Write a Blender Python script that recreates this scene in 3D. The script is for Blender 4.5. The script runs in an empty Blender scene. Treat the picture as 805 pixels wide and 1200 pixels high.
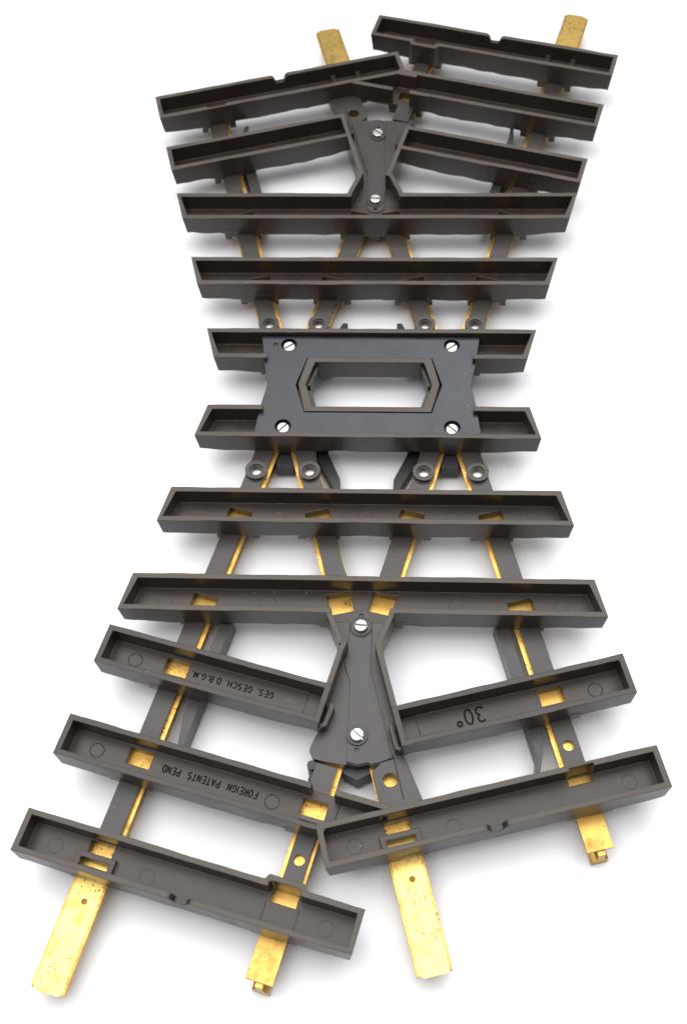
import bpy, bmesh, math, random
from mathutils import Vector, Matrix
S = 0.001                      # the plan is in millimetres
ZT = 17.6                      # sleeper rims stand this far above the tabletop
random.seed(7)
scene = bpy.context.scene
COL = scene.collection
T15 = math.radians(15)

# ------------------------------------------------------------------ materials
def new_mat(name):
    m = bpy.data.materials.new(name); m.use_nodes = True
    nt = m.node_tree
    for n in list(nt.nodes): nt.nodes.remove(n)
    out = nt.nodes.new('ShaderNodeOutputMaterial'); b = nt.nodes.new('ShaderNodeBsdfPrincipled')
    nt.links.new(b.outputs[0], out.inputs[0])
    return m, nt, b
def N(nt, t, **kw):
    n = nt.nodes.new(t)
    for k, v in kw.items():
        if k in n.inputs: n.inputs[k].default_value = v
        else: setattr(n, k, v)
    return n
def ramp(nt, src, stops):
    r = nt.nodes.new('ShaderNodeValToRGB'); e = r.color_ramp.elements
    while len(e) < len(stops): e.new(0.5)
    for el, (p, c) in zip(e, stops):
        el.position = p; el.color = c if len(c) == 4 else (*c, 1)
    nt.links.new(src, r.inputs[0]); return r
def mixc(nt, fac, a, b):
    m = nt.nodes.new('ShaderNodeMix'); m.data_type = 'RGBA'
    for i, v in ((6, a), (7, b)):
        if isinstance(v, tuple): m.inputs[i].default_value = (*v, 1)
        else: nt.links.new(v, m.inputs[i])
    if isinstance(fac, float): m.inputs[0].default_value = fac
    else: nt.links.new(fac, m.inputs[0])
    return m.outputs[2]
def coords(nt):
    return nt.nodes.new('ShaderNodeNewGeometry').outputs['Position']   # metres, fixed to the place

def plastic(name, c1, c2, rough, bevel=0.00028, spec=0.5, wear=(0.16, 0.145, 0.13), wear_amt=0.5):
    m, nt, b = new_mat(name); P = coords(nt); L = nt.links.new
    big = N(nt, 'ShaderNodeTexNoise', Scale=90.0, Detail=6.0, Roughness=0.6); L(P, big.inputs['Vector'])
    fine = N(nt, 'ShaderNodeTexNoise', Scale=1600.0, Detail=4.0, Roughness=0.7); L(P, fine.inputs['Vector'])
    f = ramp(nt, big.outputs[0], [(0.3, (0, 0, 0)), (0.7, (1, 1, 1))])
    col = mixc(nt, f.outputs[0], c1, c2)
    # pale flecks of dust and little nicks
    fl = N(nt, 'ShaderNodeTexVoronoi', Scale=420.0); L(P, fl.inputs['Vector'])
    sp = ramp(nt, fl.outputs['Distance'], [(0.035, (1, 1, 1)), (0.075, (0, 0, 0))])
    gate = ramp(nt, fl.outputs['Color'], [(0.78, (0, 0, 0)), (0.80, (1, 1, 1))])
    mul = nt.nodes.new('ShaderNodeMath'); mul.operation = 'MULTIPLY'
    L(sp.outputs[0], mul.inputs[0]); L(gate.outputs[0], mul.inputs[1])
    col = mixc(nt, mul.outputs[0], col, (0.34, 0.32, 0.30))
    # scuffed edges: the rounded normal differs from the flat one only along an edge
    bev = N(nt, 'ShaderNodeBevel'); bev.samples = 6; bev.inputs['Radius'].default_value = bevel
    geo = nt.nodes.new('ShaderNodeNewGeometry')
    dot = nt.nodes.new('ShaderNodeVectorMath'); dot.operation = 'DOT_PRODUCT'
    L(bev.outputs[0], dot.inputs[0]); L(geo.outputs['Normal'], dot.inputs[1])
    ed = ramp(nt, dot.outputs['Value'], [(0.80, (1, 1, 1)), (0.97, (0, 0, 0))])
    scuff = N(nt, 'ShaderNodeTexNoise', Scale=520.0, Detail=5.0, Roughness=0.75); L(P, scuff.inputs['Vector'])
    sc = ramp(nt, scuff.outputs[0], [(0.40, (0, 0, 0)), (0.64, (wear_amt,) * 3)])
    mm = nt.nodes.new('ShaderNodeMath'); mm.operation = 'MULTIPLY'
    L(ed.outputs[0], mm.inputs[0]); L(sc.outputs[0], mm.inputs[1])
    col = mixc(nt, mm.outputs[0], col, wear)
    L(col, b.inputs['Base Color'])
    rr = ramp(nt, big.outputs[0], [(0.25, (rough - 0.08,) * 3), (0.75, (rough + 0.1,) * 3)])
    L(rr.outputs[0], b.inputs['Roughness'])
    b.inputs['Specular IOR Level'].default_value = spec
    bump = N(nt, 'ShaderNodeBump', Strength=0.22, Distance=0.00012)
    L(fine.outputs[0], bump.inputs['Height']); L(bev.outputs[0], bump.inputs['Normal'])
    L(bump.outputs[0], b.inputs['Normal'])
    return m

def metal(name, base, dark, rough, speck=0.0, streak=0.0, bevel=0.0002):
    m, nt, b = new_mat(name); P = coords(nt); L = nt.links.new
    n1 = N(nt, 'ShaderNodeTexNoise', Scale=190.0, Detail=8.0, Roughness=0.7); L(P, n1.inputs['Vector'])
    patch = ramp(nt, n1.outputs[0], [(0.5, (0, 0, 0)), (0.72, (streak,) * 3)])
    col = mixc(nt, patch.outputs[0], base, dark)
    if speck:
        v = N(nt, 'ShaderNodeTexVoronoi', Scale=900.0); L(P, v.inputs['Vector'])
        d = ramp(nt, v.outputs['Distance'], [(0.16, (1, 1, 1)), (0.3, (0, 0, 0))])
        n2 = N(nt, 'ShaderNodeTexNoise', Scale=110.0, Detail=3.0); L(P, n2.inputs['Vector'])
        g = ramp(nt, n2.outputs[0], [(0.46, (0, 0, 0)), (0.58, (speck,) * 3)])
        mu = nt.nodes.new('ShaderNodeMath'); mu.operation = 'MULTIPLY'
        L(d.outputs[0], mu.inputs[0]); L(g.outputs[0], mu.inputs[1])
        col = mixc(nt, mu.outputs[0], col, (0.09, 0.05, 0.015))
    L(col, b.inputs['Base Color'])
    b.inputs['Metallic'].default_value = 1.0
    rr = ramp(nt, n1.outputs[0], [(0.35, (rough,) * 3), (0.75, (rough + 0.22,) * 3)])
    L(rr.outputs[0], b.inputs['Roughness'])
    bev = N(nt, 'ShaderNodeBevel'); bev.samples = 4; bev.inputs['Radius'].default_value = bevel
    f = N(nt, 'ShaderNodeTexNoise', Scale=900.0, Detail=3.0); L(P, f.inputs['Vector'])
    bump = N(nt, 'ShaderNodeBump', Strength=0.12, Distance=0.0001)
    L(f.outputs[0], bump.inputs['Height']); L(bev.outputs[0], bump.inputs['Normal']); L(bump.outputs[0], b.inputs['Normal'])
    return m

M_PL = plastic('brown_plastic', (0.0215, 0.0155, 0.0118), (0.032, 0.0240, 0.0190), 0.33, bevel=0.0004, spec=0.42, wear=(0.17, 0.147, 0.125), wear_amt=0.9)
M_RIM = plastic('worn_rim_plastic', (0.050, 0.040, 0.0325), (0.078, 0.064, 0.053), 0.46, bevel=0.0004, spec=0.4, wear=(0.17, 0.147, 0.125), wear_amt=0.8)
M_STRIP = plastic('grey_brown_plastic', (0.025, 0.0215, 0.0195), (0.034, 0.0295, 0.0270), 0.35, spec=0.48)
M_PLATE = plastic('blue_black_plastic', (0.0065, 0.0090, 0.0165), (0.0105, 0.0135, 0.0225), 0.31, spec=0.55, wear=(0.1, 0.1, 0.1), wear_amt=0.3)
M_BLACK = plastic('black_plastic', (0.006, 0.0065, 0.008), (0.010, 0.0105, 0.013), 0.45, wear_amt=0.2)
M_GROOVE_SHADE = plastic('groove_shade_plastic', (0.007, 0.006, 0.005), (0.011, 0.009, 0.008), 0.6, spec=0.2, wear_amt=0.0)  # sleeper plastic darkened: shade inside the engraved letters put into the colour
M_BRASS = metal('brass', (0.52, 0.315, 0.085), (0.25, 0.12, 0.028), 0.28, speck=0.95, streak=0.7)
M_BRIGHT = metal('bright_brass', (0.70, 0.485, 0.15), (0.40, 0.21, 0.045), 0.22, speck=0.95, streak=0.8)
M_DARK_BRASS = metal('dark_brass', (0.26, 0.13, 0.03), (0.12, 0.06, 0.02), 0.45, streak=0.8)  # darker, browner brass for the floor of the joiner dimples
M_STEEL = metal('nickel_steel', (0.47, 0.46, 0.44), (0.2, 0.19, 0.175), 0.28, streak=0.4)

def table_mat():
    m, nt, b = new_mat('white_paper'); P = coords(nt); L = nt.links.new
    n = N(nt, 'ShaderNodeTexNoise', Scale=14.0, Detail=5.0); L(P, n.inputs['Vector'])
    col = mixc(nt, n.outputs[0], (0.83, 0.84, 0.865), (0.86, 0.87, 0.89))
    v = N(nt, 'ShaderNodeTexVoronoi', Scale=75.0); L(P, v.inputs['Vector'])
    d = ramp(nt, v.outputs['Distance'], [(0.03, (1, 1, 1)), (0.07, (0, 0, 0))])
    g = ramp(nt, v.outputs['Color'], [(0.86, (0, 0, 0)), (0.88, (0.5, 0.5, 0.5))])
    mu = nt.nodes.new('ShaderNodeMath'); mu.operation = 'MULTIPLY'
    L(d.outputs[0], mu.inputs[0]); L(g.outputs[0], mu.inputs[1])
    col = mixc(nt, mu.outputs[0], col, (0.4, 0.39, 0.38))
    L(col, b.inputs['Base Color'])
    b.inputs['Roughness'].default_value = 0.38
    b.inputs['Specular IOR Level'].default_value = 0.4
    return m
M_TABLE = table_mat()

# ------------------------------------------------------------------ mesh tools (all in mm)
def prism(bm, poly, z0, z1, taper=0.0):
    a = sum(p[0] * q[1] - q[0] * p[1] for p, q in zip(poly, poly[1:] + poly[:1]))
    if a < 0: poly = poly[::-1]
    lo = [bm.verts.new((x, y, z0)) for x, y in poly]; hi = [bm.verts.new((x, y, z1)) for x, y in poly]
    n = len(poly)
    bm.faces.new(lo[::-1]); bm.faces.new(hi)
    for i in range(n):
        j = (i + 1) % n
        bm.faces.new((lo[i], lo[j], hi[j], hi[i]))
def ring(bm, c, r0, r1, z0, z1, n=36):
    cs = [(math.cos(2 * math.pi * i / n), math.sin(2 * math.pi * i / n)) for i in range(n)]
    def loop(r, z): return [bm.verts.new((c[0] + r * x, c[1] + r * y, z)) for x, y in cs]
    a, b, d, e = loop(r1, z0), loop(r1, z1), loop(r0, z1), loop(r0, z0)
    for A, B in ((a, b), (b, d), (d, e), (e, a)):
        for i in range(n):
            j = (i + 1) % n
            bm.faces.new((A[i], A[j], B[j], B[i]))
def circ(c, r, n=32):
    return [(c[0] + r * math.cos(2 * math.pi * i / n), c[1] + r * math.sin(2 * math.pi * i / n)) for i in range(n)]
def rect(F, t0, t1, s0, s1): return [F(t0, s0), F(t1, s0), F(t1, s1), F(t0, s1)]
def thick(pts, w):
    """outline of a polyline of width w with mitred bends"""
    L, R = [], []
    for i, p in enumerate(pts):
        p = Vector(p); ds = []
        if i: ds.append((p - Vector(pts[i - 1])).normalized())
        if i < len(pts) - 1: ds.append((Vector(pts[i + 1]) - p).normalized())
        d = sum(ds, Vector((0, 0))).normalized(); n = Vector((-d.y, d.x))
        k = w / 2 / max(0.4, n.dot(Vector((-ds[0].y, ds[0].x))))
        L.append(tuple(p + n * k)); R.append(tuple(p - n * k))
    return L + R[::-1]
def mesh_of(bm, name='m'):
    bmesh.ops.recalc_face_normals(bm, faces=bm.faces[:])
    me = bpy.data.meshes.new(name); bm.to_mesh(me); bm.free(); return me
def boolean(bm, cutters, op='DIFFERENCE'):
    """exact boolean of bm with a list of cutter bmeshes; gives a fresh bmesh"""
    base = bpy.data.objects.new('tmp', mesh_of(bm)); COL.objects.link(base)
    tmp = []
    for c in cutters:
        o = bpy.data.objects.new('cut', mesh_of(c)); COL.objects.link(o); tmp.append(o)
        md = base.modifiers.new('b', 'BOOLEAN'); md.object = o; md.operation = op; md.solver = 'EXACT'; md.use_self = True
    dg = bpy.context.evaluated_depsgraph_get(); dg.update()
    me = bpy.data.meshes.new_from_object(base.evaluated_get(dg))
    out = bmesh.new(); out.from_mesh(me)
    for o in [base] + tmp:
        d = o.data; bpy.data.objects.remove(o); bpy.data.meshes.remove(d)
    bpy.data.meshes.remove(me)
    return out
def B(*polys):
    b = bmesh.new()
    for p, z0, z1 in polys: prism(b, p, z0, z1)
    return b
ROOT = None
def obj(name, bm, mat, parent=None, label=None, extra=None, rim=None):
    """one mesh object; origin at the middle of its own bounds"""
    me = mesh_of(bm, name)
    xs = [v.co for v in me.vertices]
    c = Vector([(min(v[i] for v in xs) + max(v[i] for v in xs)) / 2 for i in range(3)])
    me.transform(Matrix.Translation(-c)); me.transform(Matrix.Scale(S, 4))
    me.materials.append(mat)
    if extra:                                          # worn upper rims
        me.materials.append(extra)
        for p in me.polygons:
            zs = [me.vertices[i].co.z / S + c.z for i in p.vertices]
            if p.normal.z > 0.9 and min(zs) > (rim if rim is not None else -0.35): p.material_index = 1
    o = bpy.data.objects.new(name, me); COL.objects.link(o)
    w = Vector((c.x * S, c.y * S, (c.z + ZT) * S))
    if parent is None: o.location = w
    elif parent is ROOT: o.parent = ROOT; o.location = w
    else: o.parent = parent; o.location = parent.matrix_basis.inverted() @ w
    if label: o['label'] = label
    return o
HALF = Matrix.Rotation(math.pi, 4, 'Z')
def turned(o):
    """the same part (and its sub-parts) on the other half of the crossing: half a turn about the middle"""
    c = o.copy(); COL.objects.link(c); c.parent = ROOT; c.matrix_basis = HALF @ o.matrix_basis
    for ch in list(o.children):
        d = ch.copy(); COL.objects.link(d); d.parent = c
    return c

# frames: (t, s) -> plan; t across the track, s outward from the middle of the crossing
def frame(sg):
    u = (sg * math.sin(T15), -math.cos(T15)) if sg else (0.0, -1.0)
    v = (math.cos(T15), sg * math.sin(T15)) if sg else (1.0, 0.0)
    return lambda t, s: (u[0] * s + v[0] * t, u[1] * s + v[1] * t)
FL, FR, F0 = frame(-1), frame(1), frame(0)
W = 11.7; HW = W / 2; WALL = 1.55; FLOOR = -6.25; FOOT = -9.2

ROOT = bpy.data.objects.new('track_crossing', None); COL.objects.link(ROOT)
ROOT.empty_display_size = 0.02
ROOT['label'] = 'upturned dark brown model railway crossing with hollow sleepers and brass rails'
ROOT['category'] = 'model track'

# ------------------------------------------------------------------ sleepers
def body(F, s0, tin, tout, seed):
    """outer block: tin/tout = (t0, t1) at the inner and outer edge; ragged wood-grain face downwards"""
    rnd = random.Random(seed); bm = bmesh.new(); n = 46; rows = []
    L = tout[1] - tout[0]
    jit = [rnd.uniform(-1, 1) for _ in range(n + 1)]
    for i in range(n + 1):
        f = i / n
        d = min(f, 1 - f) * L
        zb = -6.9 - 0.7 * min(1, d / 9) - 0.45 * max(0, min(1, (d - 9) / 9)) + 0.22 * (jit[i] + jit[max(0, i - 1)]) / 2 + 0.18 * math.sin(f * L / 4.1 + seed) + 0.12 * math.sin(f * L / 1.7 + 2 * seed)
        inset = 0.8 if i == 0 else (-0.8 if i == n else 0)
        r = []
        wob = lambda q: 0.07 * math.sin(f * L / 6.3 + q) + 0.05 * math.sin(f * L / 2.3 + 3 * q) + 0.03 * jit[i]
        for s, tt in ((s0 - HW + wob(seed), tin), (s0 + HW + wob(seed + 9), tout)):
            t = tt[0] + (tt[1] - tt[0]) * f
            x, y = F(t, s); xb, yb = F(t + inset, s)
            r.append((x, y, 0.05 * math.sin(f * L / 8.0 + seed + s) + 0.025 * jit[n - i])); r.append((xb, yb, zb))
        rows.append([bm.verts.new(r[k]) for k in (0, 2, 3, 1)])
    for a, b in zip(rows, rows[1:]):
        for k in range(4):
            bm.faces.new((a[k], a[(k + 1) % 4], b[(k + 1) % 4], b[k]))
    bm.faces.new(rows[0]); bm.faces.new(rows[-1][::-1])
    return bm

def sleeper(F, s0, tin, tout, rails, holes, seed, cuts=(), cav=None, adds=(), marks=(), posts=(), text=None, spikes=True, ties=None):
    bm = body(F, s0, tin, tout, seed)
    un = []
    for r in (rails if ties is None else ties):                                     # thick seats under the rails
        un.append(B((rect(F, r - 6.2, r + 6.2, s0 - HW + 0.03, s0 + HW - 0.03), FOOT + 0.02, -5.9)))
    for p in adds: un.append(B(p))
    if un: bm = boolean(bm, un, 'UNION')
    cavity = cav or [F(tin[0] + WALL, s0 - HW + WALL), F(tin[1] - WALL, s0 - HW + WALL), F(tout[1] - WALL, s0 + HW - WALL), F(tout[0] + WALL, s0 + HW - WALL)]
    cut = [B((cavity, FLOOR, 2))]
    for h in holes: cut.append(B((h, -14, 1 if len(h) == 5 else FLOOR + 0.4)))
    for c in cuts: cut.append(B(c))
    if text:
        txt, tt, ss, wid, ang, size, stroke = text
        
        place = Matrix.Translation((*F(tt, ss), 0)) @ Matrix.Rotation(ang, 4, 'Z')
        lettercut = letters(txt, (0, 0), wid, 0, FLOOR - 0.6, FLOOR + 0.5, size, stroke)
    bm = boolean(bm, cut)
    if text:                                                                        # engrave square to the axes, then turn back
        bm.transform(place.inverted()); bm = boolean(bm, [lettercut]); bm.transform(place)
    for c in marks: ring(bm, F(*c), 1.92, 2.03, FLOOR - 0.1, FLOOR + 0.02)
    for r in rails if spikes else ():                                               # spike heads gripping the foot
        for ds in (-3.6, 3.6):
            for dt in (-5.2, 5.2):
                prism(bm, rect(F, r + dt - 1.1, r + dt + 1.1, s0 + ds - 1.3, s0 + ds + 1.3), -11.6, -8.8)
    for p in posts: prism(bm, *p)
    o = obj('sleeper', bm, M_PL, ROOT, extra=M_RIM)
    if text:
        obj('lettering', letters(txt, F(tt, ss), wid, ang, FLOOR - 0.75, FLOOR - 0.42, size, stroke), M_GROOVE_SHADE, o)  # plates on the groove floors, coloured dark for the shade there
    return o

def arc(cx, cy, rx, ry, a0, a1, n=14):
    return [(cx + rx * math.cos(math.radians(a0 + (a1 - a0) * i / n)), cy + ry * math.sin(math.radians(a0 + (a1 - a0) * i / n))) for i in range(n + 1)]
# engraved capitals: single cutter strokes in a cell 0.62 wide and 1 high
GLYPH = {
 'G': [arc(.31, .5, .29, .5, 45, 315), [(.515, .12), (.56, .45), (.33, .45)]],
 'E': [[(.56, 1), (.04, 1), (.04, 0), (.56, 0)], [(.04, .52), (.48, .52)]],
 'S': [arc(.31, .75, .25, .25, 25, 270, 10) + arc(.31, .25, .27, .25, 90, -155, 10)[1:]],
 'C': [arc(.33, .5, .3, .5, 45, 315)],
 'H': [[(.04, 0), (.04, 1)], [(.56, 0), (.56, 1)], [(.04, .52), (.56, .52)]],
 'D': [[(.04, 0), (.04, 1), (.26, 1)] + arc(.26, .5, .31, .5, 80, -80, 10) + [(.26, 0), (.04, 0)]],
 'B': [[(.04, 0), (.04, 1), (.3, 1)] + arc(.32, .76, .2, .24, 80, -80, 8) + [(.06, .52)], arc(.32, .26, .25, .26, 85, -80, 8) + [(.04, 0)]],
 'M': [[(.02, 0), (.09, 1)], [(.09, 1), (.33, .15)], [(.33, .15), (.57, 1)], [(.57, 1), (.64, 0)]],
 'F': [[(.56, 1), (.04, 1), (.04, 0)], [(.04, .52), (.46, .52)]],
 'O': [arc(.31, .5, .29, .5, 95, 450, 24)],
 'R': [[(.04, 0), (.04, 1), (.3, 1)] + arc(.3, .75, .25, .25, 80, -80, 8) + [(.06, .5)], [(.3, .5), (.58, 0)]],
 'I': [[(.1, 0), (.1, 1)]],
 'N': [[(.04, 0), (.04, 1)], [(.04, 1), (.56, 0)], [(.56, 0), (.56, 1)]],
 'P': [[(.04, 0), (.04, 1), (.3, 1)] + arc(.3, .74, .26, .26, 80, -80, 8) + [(.06, .48)]],
 'A': [[(0, 0), (.31, 1)], [(.31, 1), (.62, 0)], [(.12, .33), (.5, .33)]],
 'T': [[(.31, 0), (.31, 1)], [(0, 1), (.62, 1)]],
 '.': [[(.06, -.02), (.06, .16)]],
 '3': [arc(.29, .75, .25, .25, 150, -80, 10), arc(.29, .26, .29, .26, 82, -150, 12)],
 '0': [arc(.31, .5, .27, .5, 95, 450, 24)],
 '\u00b0': [arc(.2, .84, .16, .16, 95, 450, 16)],
}
def letters(txt, at, width, ang, z0, z1, size=1.75, stroke=0.4):
    adv = {'.': .2, ' ': .36, 'I': .2, 'M': .66, '\u00b0': .42}
    x = 0.0; items = []
    for ch in txt:
        for st in GLYPH.get(ch, []): items.append([(x + p, q) for p, q in st])
        x += adv.get(ch, .62) + .24
    k = width / (x - .24); bm = bmesh.new()
    for i, st in enumerate(items):
        pts = [((p - (x - .24) / 2) * k, (q - .5) * size) for p, q in st]
        d = 0.004 * (i % 5)
        prism(bm, thick(pts, stroke * (1 + 0.003 * i)), z0 + d, z1 + d)
    bm.transform(Matrix.Translation((at[0], at[1], 0)) @ Matrix.Rotation(ang, 4, 'Z'))
    return bm

def skew(a): k = HW * math.tan(T15); return (-a + k, a - k), (-a - k, a + k)
def quad_hole(F, s0, s1, t0, t1, lean):
    """hole through a cross sleeper cut square to a rail leaning by lean"""
    m = (s0 + s1) / 2; k = math.tan(T15) * lean; r = (t0 + t1) / 2
    def q(t, s): return F(t + k * (s - m), s - k * (t - r))
    return [q(t0, s0), q(t1, s0), q(t1, s1), q(t0, s1)]
T15n = math.tan(T15); C15 = math.cos(T15)
def rail_t(y, tl, side):      # where a rail crosses a cross sleeper s from the middle
    return side * y * T15n + tl / C15

# the four rails in a cross sleeper at s: L track (runs to lower left), R track
def four(s): return [(rail_t(s, -25, -1), -1), (rail_t(s, -25, 1), 1), (rail_t(s, 25, -1), -1), (rail_t(s, 25, 1), 1)]

SL = []     # parts of the lower half to be repeated on the upper half
# middle pair, cut away where the cover plate lies
s0 = 15.2; ti, to = skew(51.4)
cav = [F0(ti[0] + WALL, s0 - HW + WALL), F0(ti[1] - WALL, s0 - HW + WALL), F0(to[1] - WALL, s0 + HW - WALL), F0(to[0] + WALL, s0 + HW - WALL)]
gap = [F0(-32.6, s0 - HW - 1), F0(32.6, s0 - HW - 1), F0(32.6, s0 - HW + WALL + 0.3), F0(-32.6, s0 - HW + WALL + 0.3)]
SL.append(sleeper(F0, s0, ti, to, [-29.5, -22, 22, 29.5], [], 3, cuts=[(gap, FLOOR, 3)], cav=cav, spikes=False, ties=[-29, 29]))
# second
s0 = 45.6; ti, to = skew(59.6)
hs = [quad_hole(F0, s0 - 1.9, s0 + 2.4, r - 3.5, r + 3.5, l) for r, l in four(s0 - 1)]
SL.append(sleeper(F0, s0, ti, to, [r for r, l in four(s0)], hs, 5, marks=[(-50, 46), (50, 46), (0, 46), (-26, 46.3), (26, 46.3)]))
# third, its outer wall open where the frog joins it
s0 = 75.0; ti, to = skew(67.55)
hs = [quad_hole(F0, s0 - 2.1, s0 + 2.4, r - 3.5, r + 3.5, l) for r, l in (four(s0 - 1)[0], four(s0 - 1)[3])]
hs += [[F0(-10.4, 72.2), F0(-3.2, 70.9), F0(-2.0, 77.2), F0(-8.2, 78.6)], [F0(10.4, 72.2), F0(3.2, 70.9), F0(2.0, 77.2), F0(8.2, 78.6)]]
op = [F0(-8.3, s0 + HW - WALL - 0.05), F0(8.3, s0 + HW - WALL - 0.05), F0(8.3, s0 + HW + 1), F0(-8.3, s0 + HW + 1)]
SL.append(sleeper(F0, s0, ti, to, [r for r, l in four(s0)], hs, 8, cuts=[(op, FLOOR, 3)], marks=[(-57, 75.5), (57, 75.5), (-27, 75.3), (27, 75.3)]))

LEN = 46.0
def end_quad(F, s0, t0, t1, w=WALL): return rect(F, t0 + w, t1 - w, s0 - HW + w, s0 + HW - w)
# short split sleepers beside the frog, with the patent marks
ANG = -T15 + math.pi
def L4(text):
    s0 = 106.95; t1 = 19.75
    return sleeper(FL, s0, (-LEN, t1), (-LEN, t1), [-25], [rect(FL, -28.3, -21.4, 103.6, 108.4)], 11,
        marks=[(-37, 107)], posts=[(rect(FL, 13.6, 18.0, s0 - HW + WALL + 0.05, s0 + HW - WALL - 0.05), FLOOR - 0.3, FLOOR + 0.35)],
        text=('GES. GESCH. D.B.G.M.', -8.0, 106.5, 24.2, ANG, 1.75, 0.36) if text else None)
def R4(text):
    s0 = 113.45; t0 = -19.2
    return sleeper(FR, s0, (t0, LEN), (t0, LEN), [25], [rect(FR, 21.4, 28.3, 110.0, 114.9)], 13,
        marks=[(37, 113.6)], posts=[(rect(FR, -17.6, -13.1, s0 - HW + WALL + 0.05, s0 + HW - WALL - 0.05), FLOOR - 0.3, FLOOR + 0.35)],
        text=('30\u00b0', 1.5, 113.1, 8.2, T15 + math.pi, 4.3, 0.6) if text else None)
def L5(text):
    s0 = 135.0; t1 = 30.2
    # far wall stops at the frog rail and goes on as a spur; near wall runs into the next sleeper
    cav = [FL(-LEN + WALL, s0 - HW + WALL), FL(50, s0 - HW + WALL), FL(50, s0 + HW - WALL), FL(-LEN + WALL, s0 + HW - WALL)]
    gapw = rect(FL, 23.2, 31, s0 - HW - 1, s0 - HW + WALL + 0.05)
    jog = [FL(22.6, s0 + HW - 1.0), FL(23.6, s0 + HW - 1.9), FL(31, s0 + HW - 1.9), FL(31, s0 + HW + 1), FL(22.6, s0 + HW + 1)]
    return sleeper(FL, s0, (-LEN, t1), (-LEN, t1), [-25, 25], [rect(FL, -28.3, -21.4, 131.4, 136.2), rect(FL, 21.4, 28.3, 131.6, 136.2)], 17,
        cuts=[(gapw, FLOOR, 3)], cav=[FL(-LEN + WALL, s0 - HW + WALL), FL(31, s0 - HW + WALL), FL(31, s0 + HW - WALL), FL(-LEN + WALL, s0 + HW - WALL)],
        posts=[(thick([FL(23.0, s0 + HW - 2.1), FL(29.9, s0 + HW - 2.1)], WALL), -7, -0.04)],
        marks=[(-37, 135), (13.6, 135.2)], text=('FOREIGN  PATENTS  PEND.', -4.6, 134.7, 27.8, ANG, 1.9, 0.38) if text else None)
SL += [L4(False), R4(False), L5(False)]
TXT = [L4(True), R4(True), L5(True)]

def notch(F, t, s_out, d=2.7):
    """dip in the outer wall: straight floor, sloping sides (profile along t, cut through the wall)"""
    bm = bmesh.new(); prof = [(t - 3.9, 0.6), (t - 3.6, -0.06), (t - 2.9, -0.3), (t - 2.3, -0.85), (t - 1.9, -1.7), (t - 1.75, -d), (t + 1.35, -d), (t + 1.5, -1.7), (t + 1.95, -0.85), (t + 2.6, -0.3), (t + 3.3, -0.06), (t + 3.6, 0.6)]
    a = [bm.verts.new((*F(tt, s_out - WALL - 0.6), z)) for tt, z in prof]; b = [bm.verts.new((*F(tt, s_out + 1), z)) for tt, z in prof]
    bm.faces.new(a); bm.faces.new(b[::-1]); n = len(prof)
    for i in range(n): bm.faces.new((a[i], b[i], b[(i + 1) % n], a[(i + 1) % n]))
    return bm

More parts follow.
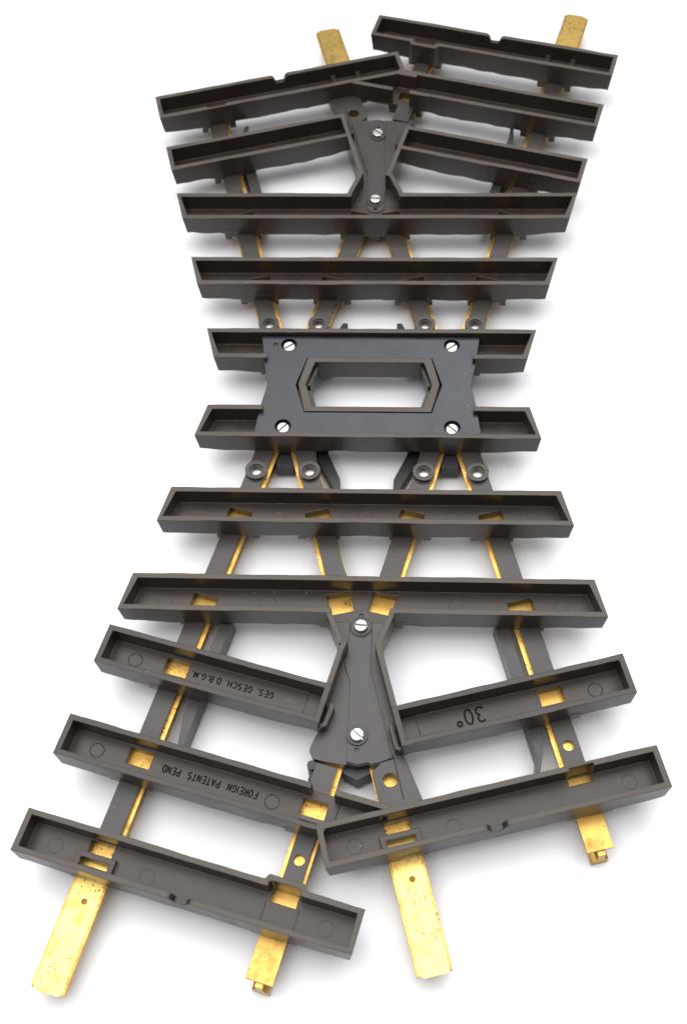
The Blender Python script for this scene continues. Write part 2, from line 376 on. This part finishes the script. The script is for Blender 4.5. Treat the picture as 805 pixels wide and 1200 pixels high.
def end_sleeper(F, s0, sg, seed, kind):
    """last sleeper of a track: clip bracket over one rail, recess in the far wall over the other"""
    si, so = s0 - HW, s0 + HW
    cl = sg * 25.2                                     # rail with the clip and the long tang
    ot = -sg * 25.0                                    # rail with the short stub
    bm = body(F, s0, (-LEN, LEN), (-LEN, LEN), seed)
    un = [B((rect(F, r - 6.2, r + 6.2, si + 0.03, so - 0.03), FOOT + 0.02, -5.9)) for r in (-25, 25)]
    if kind == 'L':                                    # wall jogs outward round the recess
        un.append(B(([F(ot - 6.0, si + 0.6), F(ot - 4.7, si - 1.55), F(ot + 4.7, si - 1.55), F(ot + 6.0, si + 0.6)], FOOT + 0.3, -0.02)))
    bm = boolean(bm, un, 'UNION')
    cut = [B((rect(F, -LEN + WALL, LEN - WALL, si + WALL, so - WALL), FLOOR, 2))]
    if kind == 'L':
        cut.append(B((rect(F, ot - 3.4, ot + 3.4, si - 0.15, s0 - 2.2), -14, 2)))
        cut.append(B((rect(F, ot - 4.3, ot + 4.3, si + 0.2, si + WALL + 0.4), FLOOR, 2)))
    else:
        cut.append(B((rect(F, ot - 3.4, ot + 3.4, si + 0.75, s0 - 2.2), -14, 2)))
    cut.append(B((rect(F, cl - 3.4, cl + 3.4, si + WALL + 0.3, so - 5.9), -14, FLOOR + 0.5)))
    cut.append(B((rect(F, cl - 4.0, cl + 4.0, so - 4.6, so - 3.1), -14, FLOOR + 0.5)))
    if kind == 'R':                                    # half-round relief in the far wall behind the clip
        cut.append(B(([F(cl + 4.6 * math.cos(a), si + 0.75 + 3 * 0 + (0.0 if 0 else 0.0)) for a in (0,)] + [F(cl - 4.4, si + WALL + 0.2), F(cl - 3.0, si + 0.95), F(cl + 3.0, si + 0.95), F(cl + 4.4, si + WALL + 0.2)], FLOOR - 0.2, -1.3)))
    cut.append(notch(F, 0.6 if kind == 'L' else -0.4, so))
    bm = boolean(bm, cut)
    # clip bracket
    brk = [(rect(F, cl - 5.4, cl + 5.4, so - 6.15, so - 4.65), FLOOR - 0.4, -4.4)]
    for a in (-1, 1):
        t0, t1 = sorted((cl + a * 5.38, cl + a * 3.95))
        brk.append((rect(F, t0, t1, so - 4.64, so - WALL + 0.1), FLOOR - 0.4, -4.45))
    for p in brk: prism(bm, *p)
    for c in ((-37.2, s0 + 0.3), (37.2, s0 + 0.3), (-ot * 0 + sg * 11, s0 + 1.2)): ring(bm, F(*c), 1.92, 2.03, FLOOR - 0.1, FLOOR + 0.02)
    if kind == 'L':                                    # joint lines of the filled-in block behind the short rail
        for d in (-4.4, 4.4): prism(bm, rect(F, ot + d - 0.1, ot + d + 0.1, s0 - 2.0, so - WALL - 0.05), FLOOR - 0.2, FLOOR + 0.06)
    for r in (-25, 25):
        for ds in (-3.6, 3.6):
            for dt in (-5.2, 5.2):
                prism(bm, rect(F, r + dt - 1.1, r + dt + 1.1, s0 + ds - 1.3, s0 + ds + 1.3), -11.6, -8.8)
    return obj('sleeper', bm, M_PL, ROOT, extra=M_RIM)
SL.append(end_sleeper(FL, 162.3, -1, 19, 'L'))
SL.append(end_sleeper(FR, 140.5, -1, 23, 'R'))

# ------------------------------------------------------------------ walls of the frog
def wall(pts, z0=-8.6, z1=-0.05, w=WALL): return (thick(pts, w), z0, z1)
bm = bmesh.new()
lw = [FL(19.0, 87.4), FL(19.0, 112.4)]
prism(bm, *wall([(-8.9, -80.2), (-8.6, -81.6), (-5.0, -90.2)]))
prism(bm, *wall([(-3.9, -89.4), FL(19.0, 90), FL(19.0, 112.3)], -8.5, -0.08))
prism(bm, *wall([(8.9, -80.2), (8.6, -81.6), (5.2, -90.6), FR(-18.45, 92), FR(-18.45, 118.9)], -8.6, -0.08))
prism(bm, thick([FL(20.7, 105.4), FL(21.3, 106.4), FL(20.9, 111.8), FL(19.8, 112.6)], 1.3), -7, -2.6)
prism(bm, thick([FR(-20.2, 111.2), FR(-20.5, 112), FR(-20.4, 118.3), FR(-19.4, 119.0)], 1.1), -7, -2.6)
# spur: the far wall of the neighbour sleeper going on past the rail to the end sleeper
spur0 = FL(29.9, 129.95)
prism(bm, *wall([FL(29.7, 129.95), FL(45.0, 129.95)], -7.0, -0.06))
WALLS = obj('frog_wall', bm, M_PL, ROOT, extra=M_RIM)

# ------------------------------------------------------------------ frog base and frog plate
bm = bmesh.new()
base = [(-8.6, -80.5), (-4.6, -90.2), FL(19.4, 92), FL(19.4, 112.3), FL(18.6, 117.2), (-12.7, -119.6), (-11.6, -121.9), (-8.6, -122.6), (-3.0, -123.5),
        (-2.3, -123.0), (0.4, -123.7), (3.4, -123.0), (4.2, -123.5), (6.6, -122.9), FR(-28.2, 122), FR(-28.2, 134.9), FR(-16.6, 134.9), FR(-18.8, 119.2), FR(-18.8, 92), (4.8, -90.2), (8.6, -80.5)]
prism(bm, base, FOOT + 0.3, FLOOR - 0.06)
prism(bm, [FL(30.3, 130.8), FL(43.6, 130.8), FR(-45.0, 136.2), FL(30.3, 138.2)], FOOT + 0.3, FLOOR - 0.06)
cut = [B((circ((9.3, -127.3), 1.95), -14, 2))]
# thin parting line along the right guard
cut.append(B((thick([(9.9, -120.2), (13.0, -132.6)], 0.15), FLOOR - 0.5, 2)))
cut.append(B((thick([(6.4, -122.3), (10.2, -121.3)], 0.18), FLOOR - 0.4, 2)))
bm = boolean(bm, cut)
BASE = obj('frog_base', bm, M_STRIP, ROOT)
bm = bmesh.new()
top = [(3.15 * math.cos(a), -80.6 + 3.15 * math.sin(a)) for a in [math.radians(d) for d in range(0, 181, 15)]]
plate = top + [(-3.2, -86.2), (-4.1, -94.6), (-2.5, -99.3), (-2.4, -109.4), (-2.6, -122.8), (-2.2, -122.7), (0.4, -123.4), (3.3, -122.7), (4.1, -123.2), (6.4, -122.6), (9.7, -121.2), (6.8, -109.2), (3.3, -96.2)]
prism(bm, plate, FLOOR - 0.4, FLOOR + 0.42)
cut = [B((circ((0.1, -78.9), 0.75, 20), -14, 2)), B((circ((0.1, -119.3), 0.62, 20), -14, 2))]
bm = boolean(bm, cut)
for y in (-82.6, -115.3): ring(bm, (0.1, y), 1.2, 2.85, FLOOR, FLOOR + 1.0)
for y in (-82.6,): ring(bm, (0.1, y), 2.86, 3.2, FLOOR, FLOOR + 0.55)
PLATE = obj('frog_plate', bm, M_STRIP, ROOT)

def screw(parent, x, y, z, ang, r=2.0):
    bm = bmesh.new(); n = 36
    prof = [(r * 0.86, z - 1.4), (r, z - 1.2), (r, z - 0.35), (r * 0.93, z - 0.12), (r * 0.8, z)]
    rows = [[bm.verts.new((x + q * math.cos(2 * math.pi * i / n), y + q * math.sin(2 * math.pi * i / n), zz)) for i in range(n)] for q, zz in prof]
    bm.faces.new(rows[0][::-1]); bm.faces.new(rows[-1])
    for a, b in zip(rows, rows[1:]):
        for i in range(n): bm.faces.new((a[i], a[(i + 1) % n], b[(i + 1) % n], b[i]))
    c, s = math.cos(ang), math.sin(ang)
    sl = [(x + c * a - s * b, y + s * a + c * b) for a, b in ((-3, -0.29), (3, -0.29), (3, 0.29), (-3, 0.29))]
    bm = boolean(bm, [B((sl, z - 1.0, z + 1))])
    return obj('screw', bm, M_STEEL, parent)
screw(PLATE, 0.1, -82.6, FLOOR + 2.1, math.radians(-6))
screw(PLATE, 0.1, -115.3, FLOOR + 2.1, math.radians(-40))

# ------------------------------------------------------------------ connecting strips between the sleepers
Z0S, Z1S = FOOT + 0.03, -8.0
def strip(F, t0, t1, s0, s1, eye=None, hole=None, z1=Z1S):
    bm = bmesh.new()
    prism(bm, rect(F, t0, t1, s0, s1), Z0S, z1)
    if hole: bm = boolean(bm, [B((circ(F(*hole[:2]), hole[2], 28), -14, 2))])
    if eye:
        c = F(*eye); bm2 = bmesh.new(); prism(bm2, circ(c, 3.4, 40), Z0S - 0.02, -6.8)
        bm = boolean(bm, [bm2], 'UNION')
        bm = boolean(bm, [B((circ(c, 2.05, 32), -16, 2))])
        ring(bm, c, 1.62, 2.08, -12.5, -7.4, 28)
    o = obj('connecting_strip', bm, M_STRIP, ROOT)
    if eye:
        bm = bmesh.new(); prism(bm, circ(c, 1.6, 28), FOOT - 0.3, FOOT + 0.25); obj('rivet', bm, M_STEEL, o)
    return o
def cross_s(t, y): return (y - 0) / C15 if 0 else None
def s_of(F, t, y):
    """s on the line t where plan y is reached (F in {FL, FR})"""
    y0 = F(t, 0)[1]; y1 = F(t, 1)[1]
    return (y - y0) / (y1 - y0)
OUT = (22.5, 28.2); INN = (21.5, 27.3)
ST = []
def between(F, sg, tr, ya, yb, eye=None, hole=None):
    """strip along rail t = sg*25 in plan rows ya..yb (both negative)"""
    a, b = tr; t0, t1 = sorted((sg * a, sg * b)); m = (t0 + t1) / 2
    bm_s0, bm_s1 = s_of(F, m, ya), s_of(F, m, yb)
    e = (m, s_of(F, m, eye)) if eye else None
    return strip(F, t0, t1, bm_s0, bm_s1, eye=e)
# rows: middle pair outer edge 21.05, second 39.75..51.45, third 69.15..80.85
for F, sg in ((FL, -1), (FR, 1)):
    ST.append(between(F, sg, OUT, -19.5, -41.0, eye=-28.8))
    ST.append(between(F, sg, OUT, -50.2, -70.4))
    ST.append(between(F, -sg, INN, -19.5, -41.0, eye=-28.8))
    ST.append(between(F, -sg, INN, -50.2, -70.4))
ST.append(strip(FL, -28.2, -22.6, s_of(FL, -25, -79.6), 102.3))
ST.append(strip(FR, 22.6, 28.2, s_of(FR, 25, -79.6), 108.8))
ST.append(strip(FL, -28.2, -22.6, 111.7, 130.4))
ST.append(strip(FR, 22.6, 28.2, 118.2, 135.6, hole=(25.3, 126.7, 1.5)))
ST.append(strip(FL, -28.3, -22.4, 139.7, 157.7))
ST.append(strip(FL, 22.4, 27.6, 139.7, 155.3, hole=(25.1, 147.5, 1.5)))
ST.append(strip(FL, 21.5, 27.4, 121.4, 130.4, z1=FLOOR - 0.1))

# ------------------------------------------------------------------ rails, upside down (foot up, head on the tabletop)
def rail(F, tc, s0, s1, foot1=None, foot0=None):
    """flat-bottomed rail: foot at FOOT, web, rounded head"""
    bm = bmesh.new()
    ft = foot1 if foot1 else s1; f0 = foot0 if foot0 else s0
    k = -0.15 if tc > 0 else 0.15
    prism(bm, rect(F, tc + k - 3.6, tc + k + 3.6, f0, ft), FOOT - 0.75, FOOT)
    sec = [(-1.0, FOOT - 0.76), (-1.0, -13.6), (-2.1, -14.2), (-2.35, -16.9), (-1.7, -ZT), (1.7, -ZT), (2.35, -16.9), (2.1, -14.2), (1.0, -13.6), (1.0, FOOT - 0.76)]
    a = [bm.verts.new((*F(tc + t, s0), z)) for t, z in sec]; b = [bm.verts.new((*F(tc + t, s1), z)) for t, z in sec]
    bm.faces.new(a); bm.faces.new(b[::-1]); n = len(sec)
    for i in range(n): bm.faces.new((a[i], b[i], b[(i + 1) % n], a[(i + 1) % n]))
    return obj('rail', bm, M_BRASS, ROOT)
RA = []
RA.append(rail(FL, -25, 13, 168.6))                    # outer rails, under the long joiners
RA.append(rail(FR, 25, 13, 156.9, foot1=155.6))
RA.append(rail(FL, 25, 13, 82)); RA.append(rail(FR, -25, 13, 82))
RA.append(rail(FL, 25, 110, 180.4, foot1=179.2)); RA.append(rail(FR, -25, 110, 147.0))

def joiner(F, tc, s0, s1):
    """folded brass fishplate sliding on the foot: flat back, lips turned down, clipped corners, one dimple"""
    bm = bmesh.new(); z = FOOT + 0.55
    pl = [F(tc - 4.05, s0), F(tc + 4.05, s0), F(tc + 4.05, s1 - 0.9), F(tc + 3.3, s1 - 0.1), F(tc + 3.1, s1), F(tc - 2.7, s1), F(tc - 4.05, s1 - 1.1)]
    prism(bm, pl, z - 0.5, z)
    bm = boolean(bm, [B((circ(F(tc + 0.4, s0 + 10.7), 0.8, 20), z - 2, z + 1))])
    o = obj('rail_joiner', bm, M_BRIGHT, ROOT)
    for d in (-1, 1):
        bm = bmesh.new()
        t0, t1 = sorted((tc + d * 4.07, tc + d * 4.6))
        prism(bm, [F(t0, s0), F(t1, s0), F(t1, s1 - 0.7), F(t0, s1 - 0.7)], z - 2.3, z - 0.1)
        obj('folded_edge', bm, M_BRASS, o)
    bm = bmesh.new(); prism(bm, circ(F(tc + 0.4, s0 + 10.7), 0.82, 20), z - 0.7, z - 0.45); obj('dimple', bm, M_DARK_BRASS, o)
    return o
JO = [joiner(FL, -25.3, 162.7, 197.1), joiner(FR, -25.0, 141.0, 176.3)]

# ------------------------------------------------------------------ guard rails and the black frog castings underneath
def guard(pts_in, pts_out, z0=-16.2, z1=-8.6, mat=M_STRIP, name='guard_rail'):
    bm = bmesh.new(); prism(bm, pts_in + pts_out[::-1], z0, z1); return obj(name, bm, mat, ROOT)
GU = [guard([FL(-15.2, 86.5), FL(-15.4, 126), FL(-14.6, 131.8)], [FL(-18.4, 86.5), FL(-18.8, 116), FL(-17.4, 125), FL(-15.6, 131.8)], -15.8, -8.8),
      guard([FR(16.2, 86.5), FR(16.2, 127), FR(14.6, 131.9)], [FR(20.0, 86.5), FR(20.0, 120), FR(17.9, 127.3), FR(15.8, 131.9)], -15.8, -8.8)]
for sx in (-1, 1):
    GU.append(guard([(sx * 12.4, -18), (sx * 12.4, -19.4), (sx * 8.3, -28.8), (sx * 8.2, -33.0)], [(sx * 16.4, -18), (sx * 16.0, -20.8), (sx * 11.6, -29.4), (sx * 9.8, -33.1)], -16.2, -12.0, M_BLACK, 'wing_rail'))
CA = []
for sx in (-1, 1):
    bm = bmesh.new(); prism(bm, [(sx * 28.3, -25.2), (sx * 22.9, -25.2), (sx * 23.0, -9), (sx * 28.2, -9)], -15.5, -10.3)
    CA.append(obj('frog_casting', bm, M_BLACK, ROOT))
bm = bmesh.new(); prism(bm, [(-7.4, -112), (7.4, -112), (4.0, -124.6), (0.3, -126.6), (-3.4, -124.8)], -15.6, FOOT - 0.1); CA.append(obj('frog_casting', bm, M_BLACK, ROOT))
bm = bmesh.new(); prism(bm, [FL(20.5, 119), FL(23.0, 119), FL(23.0, 126), FL(20.5, 126)], -14, -8.2); prism(bm, circ((-11.9, -123.4), 1.3, 24), -14.1, -6.9); CA.append(obj('contact_clip', bm, M_BLACK, ROOT))

# ------------------------------------------------------------------ cover plate and the framed window in the middle
PZ = -1.75
def sym(q): return q + [(-x, -y) for x, y in q]
bm = bmesh.new()
prism(bm, sym([(-35.0, 19.25), (-33.7, 8.9), (-32.0, 0.0), (-33.7, -8.9), (-35.0, -19.25)]), PZ - 2.6, PZ)
hexo = lambda d, e: [(-19.6 - d, 10.45 + d), (19.6 + d, 10.45 + d), (22.2 + d + e, 0), (19.6 + d, -10.45 - d), (-19.6 - d, -10.45 - d), (-22.2 - d - e, 0)]
cut = [B((hexo(0.25, 0.55), -9, 2))]
SC = [(-26.1, 15.9), (26.1, 15.9), (-26.1, -15.9), (26.1, -15.9)]
for c in SC: cut.append(B((circ(c, 2.5, 36), PZ - 2.2, 2)))
cut.append(B((circ((-30.4, 15.9), 0.7, 20), PZ - 0.5, 2)))
bm = boolean(bm, cut)
COVER = obj('cover_plate', bm, M_PLATE, ROOT)
for c, a in zip(SC, (35, 38, 48, -42)): screw(COVER, c[0], c[1], PZ - 0.75, math.radians(a), 2.05)
bm = bmesh.new(); prism(bm, hexo(0, 0), -9.4, PZ + 0.3)
bm = boolean(bm, [B(([(-17.3, 8.7), (17.3, 8.7), (19.9, 0), (17.3, -8.7), (-17.3, -8.7), (-19.9, 0)], -12, 2))])
for sx in (-1, 1):                                     # ledge and slot inside each end
    prism(bm, [(sx * 17.0, 8.6), (sx * 19.7, 0.9), (sx * 18.5, 0.9), (sx * 16.0, 8.6)], -9.35, -3.6)
    prism(bm, [(sx * 17.0, -8.6), (sx * 19.7, -0.4), (sx * 18.3, -0.4), (sx * 15.8, -8.6)], -9.3, -4.4)
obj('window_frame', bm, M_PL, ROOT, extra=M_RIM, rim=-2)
for sx in (-1, 1):
    bm = bmesh.new()
    prism(bm, [(sx * 21.2, 0.1), (sx * 18.6, 8.2), (sx * 20.0, 8.6), (sx * 23, 0.1), (sx * 20.0, -8.6), (sx * 18.6, -8.2)], -15.4, -9.5)
    obj('frog_casting', bm, M_BLACK, ROOT)

# ------------------------------------------------------------------ the other half: everything again, half a turn round
for o in SL: turned(o)
for o in SL[3:6]: bpy.data.objects.remove(o)           # the lettered ones stand here instead
for o in [WALLS, BASE, PLATE] + ST + RA + JO + GU + CA: turned(o)

# ------------------------------------------------------------------ tabletop
bm = bmesh.new(); prism(bm, [(-1100, -900), (1100, -900), (1100, 1300), (-1100, 1300)], -ZT - 20, -ZT - 0.0)
tb = obj('tabletop', bm, M_TABLE); tb['kind'] = 'structure'

# ------------------------------------------------------------------ light
w = bpy.data.worlds.new('World'); scene.world = w; w.use_nodes = True
nt = w.node_tree; bg = nt.nodes['Background']; bg.inputs[1].default_value = 1.0
tc = nt.nodes.new('ShaderNodeTexCoord'); sx = nt.nodes.new('ShaderNodeSeparateXYZ')
nt.links.new(tc.outputs['Generated'], sx.inputs[0])
rp = ramp(nt, sx.outputs['Z'], [(0.0, (0.05, 0.05, 0.052)), (0.3, (0.11, 0.115, 0.12)), (0.55, (0.40, 0.41, 0.43)), (0.8, (0.55, 0.56, 0.585))])
nt.links.new(rp.outputs[0], bg.inputs[0])
def area(name, loc, target, size, energy, col=(1, 1, 1), size_y=None):
    l = bpy.data.lights.new(name, 'AREA'); l.energy = energy; l.color = col; l.size = size
    if size_y: l.shape = 'RECTANGLE'; l.size_y = size_y
    o = bpy.data.objects.new(name, l); COL.objects.link(o); o.location = loc
    o.rotation_euler = (Vector(target) - Vector(loc)).to_track_quat('-Z', 'Y').to_euler(); return o
area('ceiling_lamp', (-0.05, 0.10, 0.85), (0, 0.03, 0), 1.36, 16.3, (1.0, 0.985, 0.965), 1.05)

# ------------------------------------------------------------------ camera (solved from the sleeper corners)
cam = bpy.data.cameras.new('camera'); co = bpy.data.objects.new('camera', cam); COL.objects.link(co)
pit, yaw, rol = math.radians(31.095), math.radians(6.058), math.radians(-4.478)
R = Matrix.Rotation(yaw, 3, 'Z') @ Matrix.Rotation(pit, 3, 'X') @ Matrix.Rotation(rol, 3, 'Z')
co.matrix_world = Matrix.Translation((14.875 * S, -244.59 * S, (328.062 + ZT) * S)) @ R.to_4x4()
cam.sensor_fit = 'VERTICAL'; cam.sensor_height = 24.0; cam.lens = 24.0 * 1522.175 / 1200
cam.dof.use_dof = True; cam.dof.focus_distance = 0.37; cam.dof.aperture_fstop = 15.0
cam.clip_start = 0.01; cam.clip_end = 20
scene.camera = co
scene.render.engine = 'CYCLES'
scene.cycles.max_bounces = 8
vs = scene.view_settings
vs.view_transform = 'Standard'; vs.look = 'None'; vs.exposure = 0; vs.gamma = 1
